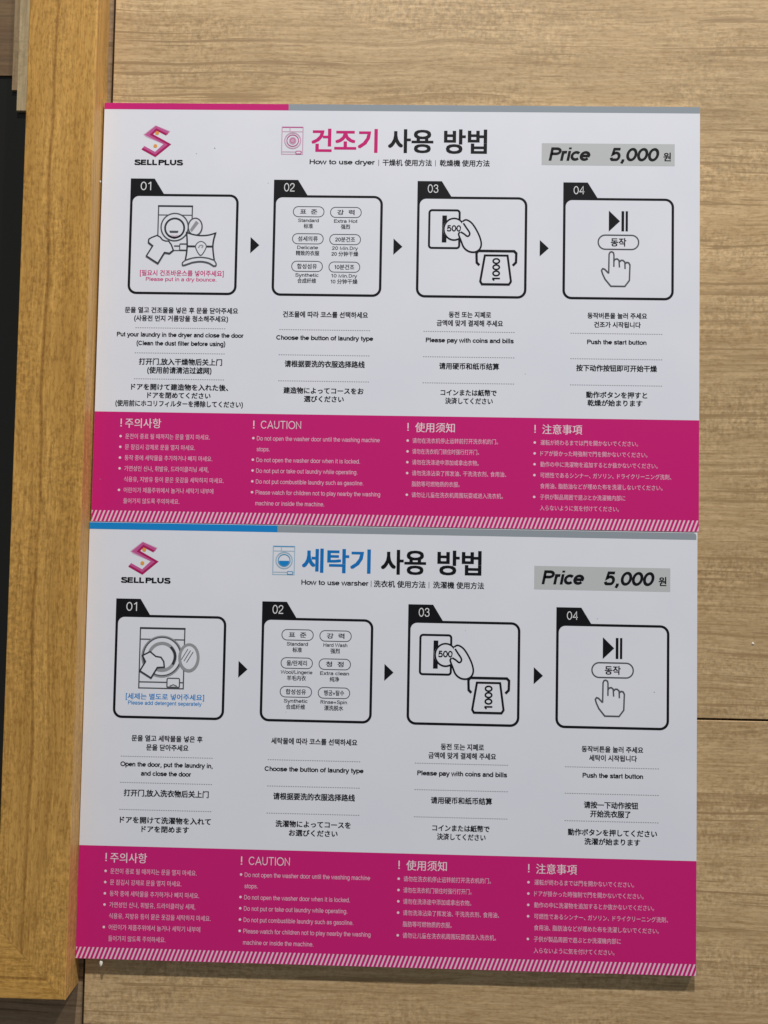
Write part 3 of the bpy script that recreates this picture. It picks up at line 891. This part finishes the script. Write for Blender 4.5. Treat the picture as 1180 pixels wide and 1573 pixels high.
lower = dict(
    loc=W(208.9, 297.6 + 298.2, 0), tilt=0.0004, hue='blue', title_ink='bluet', stripe=4.9, round_end=True,
    label='lower white board on using the washer, with a blue stripe and title',
    head_u=0.8, head_v=-2.5, box_v=-1.9, box_b=-2.6, band_v=0.9, logo=(0.6, -3.1), icon=(1.7, -2.2), price_u=-0.9, btn_v=-2.0, pic_v=0, dot_v=-0.3,
    title='세탁기', title_box=(148.7, 15.6, 196.2, 32.3), use_box=(203.3, 15.5, 234.4, 32.6), way_box=(242.1, 15.3, 272.5, 32.4),
    sub=[('How to use warsher', 148.6, 194.9), ('|', 196.8, 0), ('洗衣机', 198.6, 213.3), ('使用方法', 214.6, 234.3), ('|', 236.6, 0), ('洗濯機', 239.4, 254.0), ('使用方法', 255.4, 274.4)],
    price=((308.7, 24.7), (401.5, 40.8)), box_u=(-0.1, -0.2, -0.5, -1.0),
    caption=(('[세제는 별도로 넣어주세요]', 29.1, 83.4), ('Please add detergent separately', 30.8, 81.8)), cap_v=(121.3, 125.3),
    buttons=[[('표  준', 'Standard', '标准'), ('강  력', 'Hard Wash', '强烈')], [('울/란제리', 'Wool/Lingerie', '羊毛内衣'), ('청  정', 'Extra clean', '纯净')], [('합성섬유', 'Synthetic', '合成纤维'), ('헹굼+탈수', 'Rinse+Spin', '漂洗脱水')]],
    rows=[[R_('문을 열고 세탁물을 넣은 후', 34.0, 83.1, 149.8, 4.6), R_('문을 닫아주세요', 44.3, 73.5, 155.9, 4.6), R_('Open the door, put the laundry in,', 26.8, 90.5, 167.4, 4.6, True), R_('and close the door', 41.2, 75.7, 173.5, 4.6, True),
           R_('打开门,放入洗衣物后关上门', 29.7, 88.3, 187.2, 5.0), R_('ドアを開けて洗濯物を入れて', 27.6, 90.3, 205.4, 4.8), R_('ドアを閉めます', 42.7, 75.4, 211.3, 4.7)],
          [R_('세탁물에 따라 코스를 선택하세요', 130.3, 189.4, 149.5, 4.7)] + choose + [R_('洗濯物によってコースを', 134.6, 186.0, 205.4, 4.8), R_('お選びください', 143.9, 177.2, 211.3, 4.7)],
          common3,
          [R_('동작버튼을 눌러 주세요', 342.1, 383.8, 150.0, 4.5), R_('세탁이 시작됩니다', 347.2, 379.6, 155.9, 4.5), R_('Push the start button', 342.9, 383.8, 167.6, 4.6, True),
           R_('请按一下动作按钮', 343.9, 380.6, 187.6, 4.9), R_('开始洗衣服了', 348.3, 375.5, 193.5, 4.9), R_('動作ボタンを押してください', 333.3, 393.4, 206.0, 4.8), R_('洗濯が始まります', 344.5, 382.1, 212.0, 4.7)]],
    dirt=[(391.0, 109.0, 0.4), (352, 60, 0.25), (140, 128, 0.25), (262, 70, 0.22)])

make_board(upper)
make_board(lower)
bpy.data.objects.remove(fob)
bpy.data.curves.remove(fcurve)
bpy.data.scenes.remove(TS)

# --------------------------------------------------------------------------
# tiny chips of white filler
# --------------------------------------------------------------------------
def chip(name, x, v, d, r, mat, label, cat, squash=(1, 1, 1), seed=1):
    rnd = random.Random(seed)
    bm = bmesh.new()
    bmesh.ops.create_icosphere(bm, subdivisions=2, radius=r * MM)
    for p in bm.verts:
        p.co = Vector((p.co.x * squash[0], p.co.y * squash[1], p.co.z * squash[2])) * (1 + rnd.uniform(-0.18, 0.18))
    o = link_bm(name, bm, M[mat], None, W(x, v, d))
    tag(o, label, cat)
    return o
chip('glue_crumb', 16.3, 598.9, 3.9, 1.1, 'chip', 'small cream crumb of glue stuck under the lower edge of the washer board', 'crumb', (0.95, 0.8, 2.1), 3)
chip('filler_chip', 458.8, 373.6, 0.1, 0.75, 'chip', 'tiny white fleck on bare wood right of the washer board, above the level seam', 'chip', (1, 0.5, 1), 5)
chip('filler_chip', -0.5, 58.2, 6.6, 0.6, 'chip', 'white fleck between the oak frame and the dryer board edge', 'chip', (0.8, 0.8, 1.5), 8)
chip('pin_head', -54.0, -34.0, 6.5, 0.9, 'metal', 'bright pin head in the pale bead inside the oak frame', 'pin', (0.8, 0.8, 1.3), 9)
